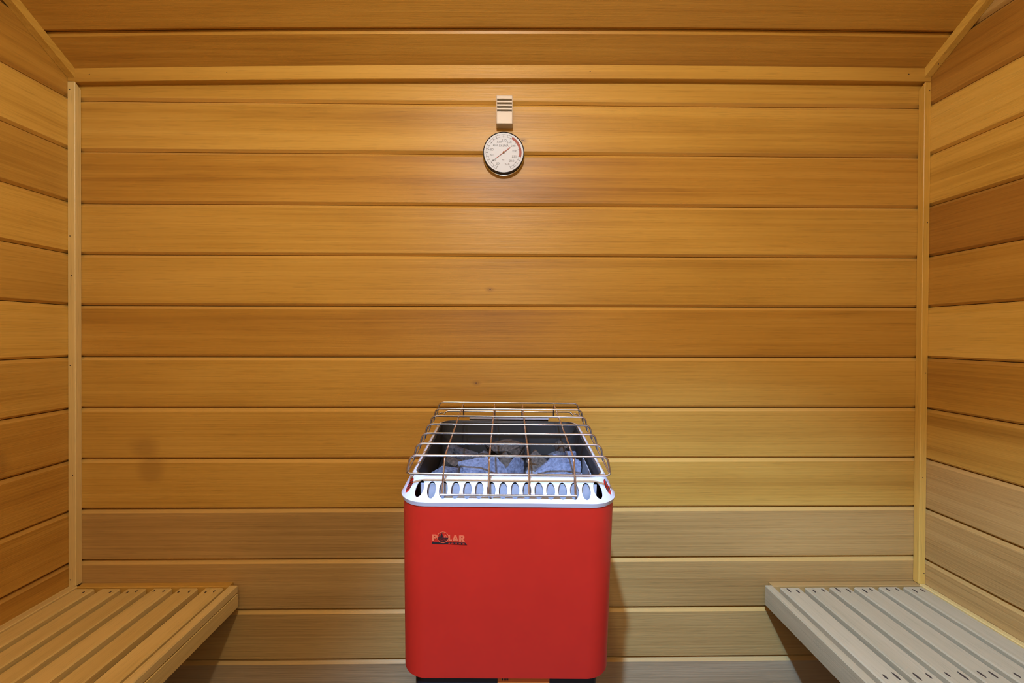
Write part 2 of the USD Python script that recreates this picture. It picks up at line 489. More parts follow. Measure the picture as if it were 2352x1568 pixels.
wall_boards(wf, front_board, -1.24, WR, ['honey', 'amber', 'gold'], 400, 'x', edges=TALL)
for xa_, xb_, za_, zb_ in ((-1.35, DOOR_X0, 0, 2.50), (DOOR_X1, 1.35, 0, 2.50), (DOOR_X0, DOOR_X1, DOOR_TOP, 2.50)):
    part(wf, 'sheathing', box(xa_, xb_, FRONT - TH - .04, FRONT - TH, za_, zb_), M['backing'], False)
dr = thing('added_door_1', kind='structure', label='wooden door with a tall glass pane, added unseen behind the camera to let in fill light')  # door and pane added out of view to carry the fill light
dm = wood('honey', 'z', 450)
for xa_, xb_, za_, zb_ in ((DOOR_X0, DOOR_X0 + .06, 0, DOOR_TOP), (DOOR_X1 - .06, DOOR_X1, 0, DOOR_TOP), (DOOR_X0 + .06, DOOR_X1 - .06, 1.78, DOOR_TOP), (DOOR_X0 + .06, DOOR_X1 - .06, 0, .76)):
    part(dr, 'frame', bar(xa_, xb_, FRONT - .045, FRONT - .005, za_, zb_, 'z', .003), dm, smooth=20)
part(dr, 'pane', box(DOOR_X0 + .06, DOOR_X1 - .06, FRONT - .028, FRONT - .022, .76, 1.78), M['pane'], False)
part(dr, 'handle', tube(fillet_path([(DOOR_X1 - .03, FRONT - .005, .92), (DOOR_X1 - .03, FRONT + .04, .92), (DOOR_X1 - .03, FRONT + .04, 1.12), (DOOR_X1 - .03, FRONT - .005, 1.12)], .02), .011), dm, True)

# the ceiling slopes up from the back wall towards the camera, then runs flat; its boards run along x
SLOPE = math.atan(0.59)
CS, SN = math.cos(SLOPE), math.sin(SLOPE)
CZ0, CTOP = CEIL - .02 * .59, 2.42            # height at the back wall and of the flat part
S1 = (CTOP - CZ0) / SN                        # where the slope ends
ce = thing('ceiling', kind='structure', label='ceiling of wide cedar boards sloping up from the back wall')
CT = [('amber', dict(streak=.9, wavy=1.6)), ('amber', dict(streak=.6)), 'amber', 'brown', 'amber']


def ceiling_board(s0, s1, at, seed, tone):
    poly = [at(sv, n) for n, sv in board_profile(s0, s1, up=.0075, dn=.0085, dep=.0085)]
    xs = np.linspace(-1.26, 1.25, 13)
    m = loft([np.array([(x, y, z + sag(x)) for y, z in poly]) for x in xs])
    if m.volume < 0:
        m.invert()
    t, kw = tone if isinstance(tone, tuple) else (tone, {})
    part(ce, 'plank', m, wood(t, 'x', seed, **kw), smooth=20)


slope_at = lambda sv, n: (-sv * CS + n * SN, CZ0 + sv * SN + n * CS)
CE = [0.0, .113, .261, .409, .557, .705, S1]
for i in range(len(CE) - 1):
    ceiling_board(CE[i], CE[i + 1], slope_at, 500 + i, CT[i % 5])
Y1 = -S1 * CS
CF = [Y1 - .148 * k for k in range(9)]
for i in range(len(CF) - 1):
    ceiling_board(-CF[i], -max(CF[i + 1], FRONT), lambda sv, n: (-sv, CTOP + n), 510 + i, CT[(i + 2) % 5])
part(ce, 'sheathing', prism([(0.06, 2.02), (0.06, 2.10), (Y1, CTOP + .12), (FRONT - .05, CTOP + .12), (FRONT - .05, CTOP + .06), (Y1 + .01, CTOP + .06)], (Y, Z, X), -1.35, 1.35), M['backing'], False)

fl = thing('floor', kind='structure', label='brown tiled floor')
part(fl, 'slab', box(-1.35, 1.35, FRONT - .05, .06, -0.06, -0.012), M['floor'], False)
for i in range(9):
    for j in range(7):
        x0, y0 = -1.35 + .3 * i, FRONT + .3 * j
        part(fl, 'tile', bar(x0 + .002, min(x0 + .298, 1.35), y0 + .002, min(y0 + .298, .01), -.012, 0, 'z', .0015), M['floor'], False)

# ------------------------------------------------------------------ trims
NAIL = lambda c, n: trimesh.creation.cylinder(radius=.0015, segment=np.array([np.array(c) - np.array(n) * .004, np.array(c) + np.array(n) * .0003]), sections=10)


def corner_trim(name, left, label, nails):
    t = thing(name, kind='structure', label=label)
    zt, zb = EYE + .7128, EYE - (.7125 if left else .7205)
    w = .0208
    if left:
        m = bar(0, w, -.020, -.0002, zb, zt, 'z', .0012)
    else:
        m = bar(-.0190, 0, -.020, -.0002, zb, zt + .02, 'z', .0012)
    # the top end is cut on a slant, towards the back wall and the room
    V = m.vertices
    top = V[:, 2] > EYE
    inner = V[:, 0] if left else -V[:, 0]
    V[top, 2] -= np.clip((V[top, 1] + .02), 0, .02) * .75 * (inner[top] > .012)
    m.vertices = V
    if left:
        m.vertices[:, 0] += WL + LEAN * (m.vertices[:, 2] - EYE)
    else:
        m.vertices[:, 0] += WR
    part(t, 'strip', m, wood('pale' if left else 'gold', 'z', 600 + left, streak=.7, fine=.6, blotch=.3), smooth=20)
    for (dx, z) in nails:
        x = (lx(EYE + z) + dx) if left else (WR - dx)
        part(t, 'nail', NAIL((x, -.020, EYE + z), (0, -1, 0)), M['nail'], False)


corner_trim('trim_1', True, 'pale vertical corner strip in the left rear corner', [(.007, .69), (.0068, .28), (.011, .168), (.0065, -.085), (.013, -.397), (.0055, -.695)])
corner_trim('trim_2', False, 'pale vertical corner strip in the right rear corner', [(.005, .71), (.007, .33), (.006, -.105), (.011, -.41), (.004, -.69)])

t3 = thing('trim_3', kind='structure', label='long cedar strip along the top of the back wall under the ceiling')
xs = np.linspace(lx(1.98) + .001, WR - .001, 25)
rings = [np.array([(x, y, CEIL + z + sag(x)) for y, z in [(-.0188, -.0382), (-.0002, -.0382), (-.0002, -.0122), (-.020, -.0004), (-.020, -.0370)]]) for x in xs]
m = loft(rings)
if m.volume < 0:
    m.invert()
part(t3, 'strip', m, wood('honey', 'x', 610, streak=.7, fine=.8), smooth=20)
for x in (-1.17, -.787, .24, 1.16):
    part(t3, 'nail', NAIL((x, -.020, CEIL + sag(x) - .018), (0, -1, 0)), M['nail'], False)

for name, left, label in (('trim_4', True, 'cedar strip where the left wall meets the ceiling'), ('trim_5', False, 'cedar strip where the right wall meets the ceiling')):
    t = thing(name, kind='structure', label=label)
    xi = lx(EYE + .73) if left else WR
    x0, x1 = (xi + .001, xi + .0215) if left else (xi - .0205, xi - .001)
    zc = CEIL + sag((x0 + x1) / 2)
    yk, h = Y1 - .0, .026
    rise = lambda y: zc + (-.0203 - y) * .59
    prof = [(-.0203, zc - h), (-.0203, zc), (yk, rise(yk)), (FRONT, rise(yk)), (FRONT, rise(yk) - h), (yk - .006, rise(yk) - h)]
    part(t, 'strip', prism(prof, (Y, Z, X), x0, x1), wood('gold', 'y', 620 + left, streak=.6), smooth=20)
    for y in ((-.105,) if left else (-.052,)):
        part(t, 'nail', NAIL(((x0 + x1) / 2, y, rise(y) - h), (0, -.508, -.861)), M['nail'], False)

# ------------------------------------------------------------------ benches


def bench(left):
    if left:
        lab = 'slatted cedar bench of golden slats along the left wall'
        zt, slats, wall, fo, fw, fh = EYE - .7128, [(-1.160 + .0723 * k - .0530, -1.160 + .0723 * k) for k in range(6)], lx(EYE - .72), -.7640, -.0235, .0640
        tone, ftone, rtone = 'slat', 'slat', 'slat'
    else:
        lab = 'slatted cedar bench of greyish bleached slats along the right wall'
        zt, slats, wall, fo, fw, fh = EYE - .7213, [(.793 + .0718 * k, .793 + .0718 * k + .0562) for k in range(6)], WR, .7535, .0215, .0580
        tone, ftone, rtone = 'white', 'white', 'white'
    b = thing('sauna_bench', lab, 'bench')
    y0, y1 = FRONT + .02, -.024
    for k, (a, c) in enumerate(slats):
        part(b, 'slat', bar(a, c, y0, y1 - .006, zt - .024, zt - .003, 'y', .0030), wood(tone, 'y', 700 + 20 * left + k, streak=.5, fine=.7, blotch=.5, rough=.55, wavy=1.2), smooth=25)
    # wall rail, back rail and fascia frame the slats
    lo, hi = (wall + .001, slats[0][0] - .0020) if left else (slats[-1][1] + .0005, wall - .001)
    part(b, 'wall_rail', bar(lo, hi, y0, -.0205, zt - .040, zt, 'y', .002), wood('pale' if left else 'slat', 'y', 730 + left, streak=.4), smooth=25)
    bx0, bx1 = (hi, fo + fw) if left else (fo + fw, lo)
    part(b, 'back_rail', bar(bx0 + .0, bx1, y1, -.001, zt - .040, zt - .001, 'x', .002), wood('honey' if left else 'sand', 'x', 735 + left, streak=.4, fine=.6), smooth=25)
    f0, f1 = min(fo, fo + fw), max(fo, fo + fw)
    if left:        # two boards with an open joint between them
        part(b, 'fascia', bar(f0, f1, y0, -.022, zt - .022, zt, 'y', .002), wood('pale', 'y', 740, streak=.4), smooth=25)
        part(b, 'fascia', bar(f0, f1 + .0004, y0, -.022, zt - fh, zt - .0236, 'y', .0015), wood('slat', 'y', 741, streak=.5), smooth=25)
    else:
        part(b, 'fascia', bar(f0, f1, y0, -.022, zt - fh, zt, 'y', .002), wood('white', 'y', 742, streak=.5), smooth=25)
    for y in (-.045, -.372, -.72, -1.10, -1.50):
        jx0, jx1 = (hi, f0 - .0) if left else (f1, lo)
        part(b, 'joist', bar(jx0, jx1, y - .019, y + .019, zt - .062, zt - .0245, 'x', .002), wood('amber', 'x', 750 + int(-y * 10), streak=.5), smooth=25)
    fr = (f0 - .062, f0 - .0005) if left else (f1 + .0005, f1 + .062)
    for ya, yb in ((-.3525, -.0645), (-.7005, -.3915), (-1.0805, -.7395), (-1.4805, -1.1195)):
        part(b, 'light_block_rail', bar(fr[0], fr[1], ya, yb, zt - .050, zt - .0245, 'y', .002), wood('amber', 'y', 780 + left), smooth=25)  # unseen rail added to stop light leaking through the slat gap
    # ledger on the wall and a leg frame out of sight
    part(b, 'ledger', bar(*((wall + .002, wall + .04) if left else (wall - .04, wall - .002)), y0, -.022, zt - .10, zt - .0625, 'y', .002), wood('amber', 'y', 760 + left), smooth=25)
    lx0 = f1 - .045 if left else f0
    for y in (-.95, -1.75):
        part(b, 'leg', bar(lx0 - (.03 if left else -.03), lx0 + .04 - (.03 if left else -.03), y - .03, y + .03, 0.0, zt - .0625, 'z', .002), wood('amber', 'z', 770 + left), smooth=25)
    # screw holes and their iron stains in the slats
    rows = (-.046,) if left else (-.046, -.372)
    rr = np.random.default_rng(5 + left)
    for y in rows:
        for k, (a, c) in enumerate(slats):
            for f in (.27, .72):
                x = a + (c - a) * (f + rr.uniform(-.05, .05))
                yy = y + rr.uniform(-.004, .004)
                big = (.0022, .0045) if left else (.0026, .0105 * rr.uniform(.6, 1.3))
                if left and k < 2 and f < .5:
                    continue
                d = trimesh.creation.cylinder(radius=1, height=.0008, sections=14)
                d.apply_scale([big[0], big[1], 1]); d.apply_translation([x, yy, zt - .0031])
                part(b, 'screw_stain', d, M['stain'], False)


bench(True)
bench(False)

# ------------------------------------------------------------------ heater


def pose(a, t, ro, o):
    Rz = np.array([[math.cos(a), -math.sin(a), 0], [math.sin(a), math.cos(a), 0], [0, 0, 1]])
    Rx = np.array([[1, 0, 0], [0, math.cos(t), -math.sin(t)], [0, math.sin(t), math.cos(t)]])
    Ry = np.array([[math.cos(ro), 0, math.sin(ro)], [0, 1, 0], [-math.sin(ro), 0, math.cos(ro)]])
    M4 = np.eye(4)
    M4[:3, :3] = Rz @ Rx @ Ry
    M4[:3, 3] = o
    return M4


H = pose(-.0052, .0893, .0119, (.0066, -.4607, EYE - .2671))     # origin: middle of the front edge of the stone opening; x right, y to the wall, z up
heater = thing('sauna_heater', 'red sauna heater with a white perforated rim, filled with stones, against the back wall', 'heater', matrix=H)
OW, OD = .1803, .3810                 # half width and depth of the opening
BW, BF, BB = .2022, -.0335, .412      # body half width, front and back
BOT = -.3885


def rr3(x, y0, y1, r, z):
    return ring3(rrect(-x, x, y0, y1, r, 10), z)


# body: a red shell with rounded upright corners
outer = loft([rr3(BW - .002, BF + .002, BB, .046, BOT), rr3(BW, BF, BB, .048, BOT + .002), rr3(BW, BF, BB, .048, -.0405)])
inner = loft([rr3(BW - .0015, BF + .0015, BB - .0015, .0465, BOT + .0015), rr3(BW - .0015, BF + .0015, BB - .0015, .0465, .01)])
part(heater, 'body', from_man(to_man(outer) - to_man(inner)), M['red'], 25)

# rim: band, slope and a flat lip round the opening, pierced by oval holes
def rim_rings(i):
    s = i
    return [rr3(BW + .0015 - s, BF - .0015 + s, BB + .001 - s, .050 - s, -.0437), rr3(BW + .0040 - s, BF - .0040 + s, BB + .0035 - s, .0525 - s, -.0352),
            rr3(BW + .0022 - s, BF - .0022 + s, BB + .002 - s, .051 - s, -.0330),
            rr3(OW + .0085 - s * .8, -.0085 + s * .8, OD + .0075 - s * .8, .037, -.0025 - s * .9), rr3(OW + .0052 - s * .5, -.0060 + s * .5, OD + .0055, .035, -.0002 - s), rr3(OW + .0015 - .0 * s, -.0015, OD + .0015, .033, -.0002 - s)]
rim_o = loft(rim_rings(0.0))
ri = rim_rings(.0016)
ri[0] = ri[0] - [0, 0, .003]
rim_i = loft(ri)
cut = to_man(loft([rr3(OW, 0, OD, .032, -.08), rr3(OW, 0, OD, .032, .05)]))
rim = to_man(rim_o) - to_man(rim_i) - cut
# the slope's plane at the front: from (y, z) = (BF - .002, -.033) to (-.0085, -.0025)
s0, s1 = np.array([BF - .0022, -.0330]), np.array([-.0085, -.0025])
tdir = (s1 - s0) / np.linalg.norm(s1 - s0)
nrm = np.array([-tdir[1], tdir[0]])


def oval(cx, cyz, along, normal, ra, rb):
    """An elliptic cutter: ra across (perpendicular to along and normal), rb along."""
    c = trimesh.creation.cylinder(radius=1, height=.03, sections=28)
    side = np.cross(along, normal)
    T = np.eye(4)
    T[:3, 0], T[:3, 1], T[:3, 2], T[:3, 3] = side * ra, along * rb, normal, (cx, cyz[0], cyz[1])
    c.apply_transform(T)
    if c.volume < 0:
        c.invert()
    return to_man(c)


mid = s0 + (s1 - s0) * .50
al = np.array([0, tdir[0], tdir[1]]); nm = np.array([0, nrm[0], nrm[1]])
HX = [-.1655 + .02213 * k for k in range(16)]
for x in HX:
    # the outermost holes sit where the rim starts to turn
    yaw = 0.0
    a2, n2, c2 = al, nm, np.array(mid)
    if abs(x) > .15:
        sg = np.sign(x); yaw = sg * .32
        c, s = math.cos(yaw), math.sin(yaw)
        Rz = np.array([[c, -s, 0], [s, c, 0], [0, 0, 1]])
        a2, n2 = Rz @ al, Rz @ nm
        c2 = np.array([mid[0] + .004, mid[1]])
    rim = rim - oval(x, c2, a2, n2, .0081, .0160)
# one oval on each front corner, with a red insert, and plain holes along the flanks
LENS = []
for sg in (-1, 1):
    ph = math.radians(56)
    po = np.array([sg * (BW + .0022 - .051 + .051 * math.sin(ph)), BF - .0022 + .051 - .051 * math.cos(ph), -.0330])
    pi_ = np.array([sg * (OW + .0085 - .037 + .037 * math.sin(ph)), -.0085 + .037 - .037 * math.cos(ph), -.0025])
    a_c = (pi_ - po) / np.linalg.norm(pi_ - po)
    tan = np.array([sg * math.cos(ph), math.sin(ph), 0])
    n_c = np.cross(tan, a_c); n_c /= np.linalg.norm(n_c)
    if n_c[2] < 0:
        n_c = -n_c
    c_c = po + (pi_ - po) * .52
    def corner_oval(ra, rb, depth, h):
        c = trimesh.creation.cylinder(radius=1, height=h, sections=28)
        side = np.cross(a_c, n_c)
        T = np.eye(4)
        T[:3, 0], T[:3, 1], T[:3, 2], T[:3, 3] = side * ra, a_c * rb, n_c, c_c + n_c * depth
        c.apply_transform(T)
        if c.volume < 0:
            c.invert()
        return c
    rim = rim - to_man(corner_oval(.0086, .0155, 0, .03))
    stripes = []
    side = np.cross(a_c, n_c)
    for q in (-.0055, .0005, .0065):
        d1 = (side * .8 + a_c * .6); d1 /= np.linalg.norm(d1)
        stripes.append(tube([c_c + a_c * q - d1 * .0075 - n_c * .0022, c_c + a_c * q + d1 * .0075 - n_c * .0022], .0009, 6))
    LENS.append((corner_oval(.0095, .0165, -.0042, .003), cat(stripes)))
    xs0, xs1 = np.array([BW + .0022, -.0330]), np.array([OW + .0085, -.0025])
    t2 = (xs1 - xs0) / np.linalg.norm(xs1 - xs0)
    al_s = np.array([sg * t2[0], 0, t2[1]]); nm_s = np.array([sg * t2[1], 0, -t2[0]])
    cx = sg * (xs0[0] + xs1[0]) / 2
    for k in range(13):
        rim = rim - oval(cx, (.048 + k * .0245, (xs0[1] + xs1[1]) / 2), al_s, nm_s, .0085, .0145)
part(heater, 'rim', from_man(rim), M['rim'], 25, label='white rim with a row of oval holes')
for lens, st in LENS:
    lp = part(heater, 'red_insert', lens, M['red'], 30, label='red oval insert with dark slanting lines')
    part(lp, 'line', st, M['pit'], True)

# bright folded edge of the opening, liner, front shield behind the holes
edge = to_man(loft([rr3(OW + .0012, -.0012, OD + .0012, .0332, -.006), rr3(OW + .0012, -.0012, OD + .0012, .0332, .0012)])) - to_man(loft([rr3(OW - .0006, .0006, OD - .0006, .0314, -.02), rr3(OW - .0006, .0006, OD - .0006, .0314, .02)]))
part(heater, 'opening_edge', from_man(edge), M['edge'], 25, label='bright metal edge round the stone opening')
lin = to_man(loft([rr3(OW - .0008, .0008, OD - .0008, .0312, -.26), rr3(OW - .0008, .0008, OD - .0008, .0312, -.004)])) - to_man(loft([rr3(OW - .002, .002, OD - .002, .030, -.258), rr3(OW - .002, .002, OD - .002, .030, .02)]))
part(heater, 'liner', from_man(lin), M['sooty'], 25, label='dark heat tinted steel liner')
part(heater, 'front_shield', bar(-.166, .166, -.0092, -.0080, -.090, -.0105, 'x', .0003), M['galv'], False, label='galvanised plate behind the oval holes')
part(heater, 'element_guard', box(.1720, .1735, .080, .190, -.089, -.028), M['galv'], False, label='thin metal strip inside the opening')
part(heater, 'stone_grate', box(-.176, .176, .006, .375, -.094, -.090), M['black'], False)
# back plate whose top shows behind the opening
bp = part(heater, 'back_plate', box(-.108, .110, .4000, .4030, -.10, .0014), M['black'], False)
part(bp, 'flange', bar(-.108, .110, .3930, .4030, .0015, .0080, 'x', .0010), M['rim'], False, label='bright top edge of the rear plate')
# black base housing, stand and the label plate below the body
part(heater, 'base', loft([rr3(BW - .024, BF + .010, BB - .03, .02, BOT - .055), rr3(BW - .024, BF + .010, BB - .03, .02, BOT + .0005)]), M['black'], 25)
part(heater, 'rating_plate', box(-.0165, .084, BF + .0085, BF + .0102, BOT - .03, BOT - .001), M['tag'], False, label='orange plate with black marks under the body')
for k in range(4):
    part(heater, 'plate_mark', box(-.008 + .0035 * k, -.0062 + .0035 * k, BF + .0080, BF + .0086, BOT - .010, BOT - .0015), M['rule'], False)
for sg in (-1, 1):
    for y in (.03, .33):
        zf = -(H[2, 3] + H[2, 1] * y + H[2, 0] * sg * .15) / H[2, 2]
        part(heater, 'leg', bar(sg * .15 - .012, sg * .15 + .012, y - .012, y + .012, zf + .001, BOT - .054, 'z', .002), M['black'], False)

# the maker's emblem, printed on the front
FY = BF - .0004


def U(u): return -.141 + (u - 502) * 5.13e-5
def V(v): return -.0927 - (v - 470) * 5.4e-5 


def print_poly(poly, mat, name, parent, y=FY, th=.0004, label=None):
    geoms = getattr(poly, 'geoms', [poly])
    ms = [prism(Polygon(g.exterior, g.interiors), (X, Z, -Y), -y - .0, -y + th) for g in geoms if g.area > 0]
    return part(parent, name, cat(ms), mat, False, label=label)


def letter(txt, u0, u1, v0, v1, mat, parent, name='letter', bold=True):
    m = meshkit.text_mesh(txt, 1.0, .01, bold=bold)
    lo, hi = m.bounds
    v = (m.vertices - lo) / (hi - lo)
    P = np.column_stack([U(u0) + v[:, 0] * (U(u1) - U(u0)), FY - v[:, 2] * .0004, V(v1) + v[:, 1] * (V(v0) - V(v1))])
    mm = trimesh.Trimesh(P, m.faces, process=False)
    return part(parent, name, mm, mat, False)


rule = Polygon([(U(515), V(830)), (U(1085), V(848)), (U(1700), V(862)), (U(1768), V(940)), (U(1085), V(913)), (U(515), V(905))])
disc = Point(U(900), V(672)).buffer(.0108, 32)
cxr, czr = U(900), V(672)
rule_main = rule.difference(disc.buffer(.0009))
emblem = print_poly(rule_main, M['rule'], 'emblem', heater, label='printed emblem with orange letters over a black bar')
def heavy(ch):
    R = lambda a, b, c, d: sbox(a, b, c, d)
    bowl = lambda y0, y1, x1: unary_union([R(.0, y0, x1 - .3, y1), aff.scale(Point(x1 - .3, (y0 + y1) / 2).buffer(1, 24), .3, (y1 - y0) / 2)])
    if ch == 'P':
        return unary_union([R(0, 0, .40, 1), bowl(.36, 1, 1)]).difference(unary_union([R(.40, .56, .55, .78), aff.scale(Point(.55, .67).buffer(1, 16), .1, .11)]))
    if ch == 'L':
        return unary_union([R(0, 0, .48, 1), R(0, 0, 1, .24)])
    if ch == 'A':
        return Polygon([(0, 0), (.32, 1), (.68, 1), (1, 0), (.66, 0), (.61, .16), (.39, .16), (.34, 0)]).difference(Polygon([(.43, .36), (.57, .36), (.50, .68)]))
    return unary_union([R(0, 0, .38, 1), bowl(.38, 1, .95), Polygon([(.36, .40), (.72, .40), (1, 0), (.58, 0)])]).difference(unary_union([R(.38, .58, .52, .80), aff.scale(Point(.52, .69).buffer(1, 16), .1, .11)]))


for ch, a, b, c, d in (('P', 512, 690, 572, 790), ('L', 1098, 1225, 590, 805), ('A', 1240, 1455, 600, 812), ('R', 1482, 1690, 602, 822)):
    g = heavy(ch)
    g = aff.affine_transform(g, [U(b) - U(a), 0, 0, V(c) - V(d), U(a), V(d)])
    print_poly(g, M['orange'], 'letter', emblem)
for ch, a, b, c, d in (('s', 1095, 1160, 868, 905), ('a', 1200, 1280, 868, 912), ('u', 1335, 1410, 870, 915), ('n', 1475, 1550, 875, 922), ('a', 1600, 1685, 878, 925)):
    m = letter(ch, a, b, c, d, M['red'], emblem)
    UsdGeom.Xformable(m).AddTranslateOp().Set((0, -.0003, 0))
print_poly(disc.difference(disc.buffer(-.0009)), M['orange'], 'circle', emblem)
trees = unary_union([Polygon([(U(c - w), V(655)), (U(c - w * .1), V(t)), (U(c + w * .1), V(t)), (U(c + w), V(655))]) for c, t, w in ((793, 530, 30), (866, 505, 36))] + [sbox(U(785), V(690), U(800), V(650)), sbox(U(858), V(690), U(874), V(650))])
print_poly(trees, M['rule'], 'tree', emblem)
hut = Polygon([(U(945), V(680)), (U(945), V(625)), (U(985), V(590)), (U(1030), V(625)), (U(1030), V(680)), (U(1012), V(680)), (U(1012), V(635)), (U(985), V(612)), (U(962), V(635)), (U(962), V(680))])
print_poly(hut, M['orange'], 'hut', emblem)
print_poly(Polygon([(U(708), V(675)), (U(1092), V(688)), (U(1088), V(708)), (U(712), V(700))]), M['rule'], 'shore', emblem)
for k, (vv, a, b) in enumerate(((738, 725, 1080), (787, 755, 1050), (828, 805, 990))):
    us = np.linspace(a, b, 40)
    w = 9 * np.sin(us / 19.0)
    up = [(U(u), V(vv + q - 11)) for u, q in zip(us, w)]
    dn = [(U(u), V(vv + q + 11)) for u, q in zip(us[::-1], w[::-1])]
    print_poly(Polygon(up + dn), M['rule'], 'wave', emblem)

# ------------------------------------------------------------------ wire guard over the stones
G = pose(-.0036, .1273, .0088, (.0068, -.484, EYE - .2218))
guard = thing('wire_guard', 'stainless wire guard rack over the stones of the red heater', 'guard rack', matrix=G)
S, WB = .0604, .1820
R1, R2 = .0021, .0019
loop = fillet_path([(-WB, 0, 0), (WB, 0, 0), (WB + .0075, -.004, -.0350), (-WB - .0075, -.004, -.0335)], .010, closed=True)
part(guard, 'front_loop', tube(loop, R1, closed=True), M['wire'], True)
for i in range(1, 7):
    y = i * S
    p = fillet_path([(-WB - .0070, y - .002, -.0335), (-WB, y, 0), (WB, y, 0), (WB + .0070, y - .002, -.0335)], .011, n=6)
    part(guard, 'crossbar', tube(p, R1), M['wire'], True)
for sg in (-1, 1):
    x = sg * (WB + .0075)
    p = fillet_path([(x - sg * .001, -.002, -.0325), (x, 6 * S - .02, -.0340), (x - sg * .004, 6 * S + .008, -.0335), (x - sg * .014, 6 * S + .012, -.0315)], .008)
    part(guard, 'side_rail', tube(p, R2), M['wire'], True)
for x in (-.1192, -.0365, .0362, .1200):
    p = fillet_path([(x * 1.025, -.0145, -.0700), (x * 1.015, -.0045, -.0340), (x, .0030, -.0034), (x, 6 * S + .001, -.0034), (x, 6 * S + .006, -.0420)], .009)
    part(guard, 'wire', tube(p, R2), M['rust'], True, label='heat browned lengthwise wire')
part(guard, 'apron_bar', tube([(-.1250, -.0175, -.0680), (0, -.0175, -.0685), (.1250, -.0175, -.0685)], R1), M['wire'], True)
part(guard, 'rear_bar', tube(fillet_path([(-.172, 6 * S + .004, -.034), (-.165, 6 * S + .008, -.0265), (.165, 6 * S + .008, -.0265), (.172, 6 * S + .004, -.034)], .004), R1), M['wire'], True)

# ------------------------------------------------------------------ stones


def stone(seed, size, yaw, tilt=0.0, n=13):
    r = np.random.default_rng(seed)
    p = r.normal(size=(n, 3)); p /= np.linalg.norm(p, axis=1, keepdims=True)
    p = p * r.uniform(.80, 1.0, (n, 1))
    hull = trimesh.Trimesh(p).convex_hull
    hull = hull.subdivide().subdivide().subdivide().subdivide()
    v = hull.vertices.copy()
    dirs = v / np.linalg.norm(v, axis=1, keepdims=True)
    v += dirs * ((meshkit.fbm(v * 2.2 + seed * 3.1, 2, seed) - .5) * .10 + (meshkit.fbm(v * 8 + seed, 3, seed) - .5) * .075)[:, None]
    lo, hi = v.min(0), v.max(0)
    v = (v - (lo + hi) / 2) / (hi - lo) * np.asarray(size)
    m = trimesh.Trimesh(v, hull.faces, process=False)
    m.apply_transform(trimesh.transformations.rotation_matrix(tilt, [0, 1, 0]))
    m.apply_transform(trimesh.transformations.rotation_matrix(yaw, [0, 0, 1]))
    return m


# (x, y, height of the top) in the heater's frame, plan size, yaw, tilt, stone look, seed, label; the stones lie on the grate
STONES = [
    (-.143, .315, -.034, (.044, .045), .3, .2, 1, 'small pointed grey stone in the left rear corner of the heater'),
    (-.131, .222, -.046, (.060, .062), .5, .0, 2, 'brownish grey stone at the left side of the heater behind the blue ones'),
    (-.104, .292, -.048, (.094, .042), -.15, .25, 1, 'long slanted dark slab leaning in the left rear of the heater'),
    (-.136, .142, -.024, (.066, .080), .2, -.2, 0, 'blue grey stone halfway along the left side of the opening'),
    (-.133, .052, -.018, (.072, .068), .1, .1, 3, 'pale flat stone in the front left corner of the opening'),
    (-.058, .122, -.004, (.118, .096), .35, .22, 0, 'largest blue stone, left of centre at the front of the heater'),
    (-.008, .305, -.028, (.104, .066), .2, .0, 2, 'wide brown grey stone in the middle of the rear row'),
    (-.062, .240, -.040, (.060, .056), .7, .0, 1, 'dark grey stone between the slanted slab and the middle rear stone'),
    (-.008, .232, -.026, (.056, .056), .4, .3, 2, 'reddish brown stone just right of centre under the wires'),
    (.014, .156, -.010, (.048, .076), -.2, .3, 0, 'upright blue stone in the middle of the front row'),
    (.046, .082, -.014, (.062, .056), .9, -.4, 3, 'pale angular stone with a sharp ridge right of the centre'),
    (.076, .232, -.028, (.074, .070), .2, .0, 2, 'round rough brown stone right of the middle'),
    (.058, .172, -.042, (.058, .050), .6, .0, 2, 'low brown stone in the gap right of the centre'),
    (.120, .285, -.040, (.060, .052), -.3, .2, 1, 'grey stone in the right rear row beside the brown one'),
    (.146, .330, -.036, (.042, .058), .1, .0, 2, 'dark brownish stone in the right rear corner of the heater'),
    (.110, .134, -.002, (.104, .098), -.2, -.12, 0, 'big rounded blue stone at the front right of the heater'),
    (.147, .205, -.020, (.034, .064), .05, .1, 0, 'small blue stone against the right side strip'),
    (.148, .054, -.016, (.040, .066), .4, .0, 3, 'little pale stone in the front right corner of the opening'),
    (-.066, .040, -.026, (.058, .050), .2, .0, 0, 'small blue stone at the front edge below the largest stone'),
    (.000, .046, -.026, (.062, .052), 1.0, .0, 0, 'low blue stone at the front edge near the middle'),
    (.084, .042, -.026, (.062, .048), .3, .0, 1, 'low grey stone at the front edge right of the middle'),
]
GRATE = -.090
for k, (x, y, top, (sx, sy), yw, tl, look, lab) in enumerate(STONES):
    m = stone(40 + k, (sx, sy, (top - GRATE) * (1.0 if abs(tl) < .15 else .92)), yw, tl)
    m.vertices[:, 2] += GRATE + .0002 - m.vertices[:, 2].min()
    T = H.copy(); T[:3, 3] = (H @ np.array([x, y, 0, 1]))[:3]
    t = thing('heater_stone', lab, 'stone', 'stones in the heater', matrix=T)
    part(t, 'rock', m, STONE[look], 18)

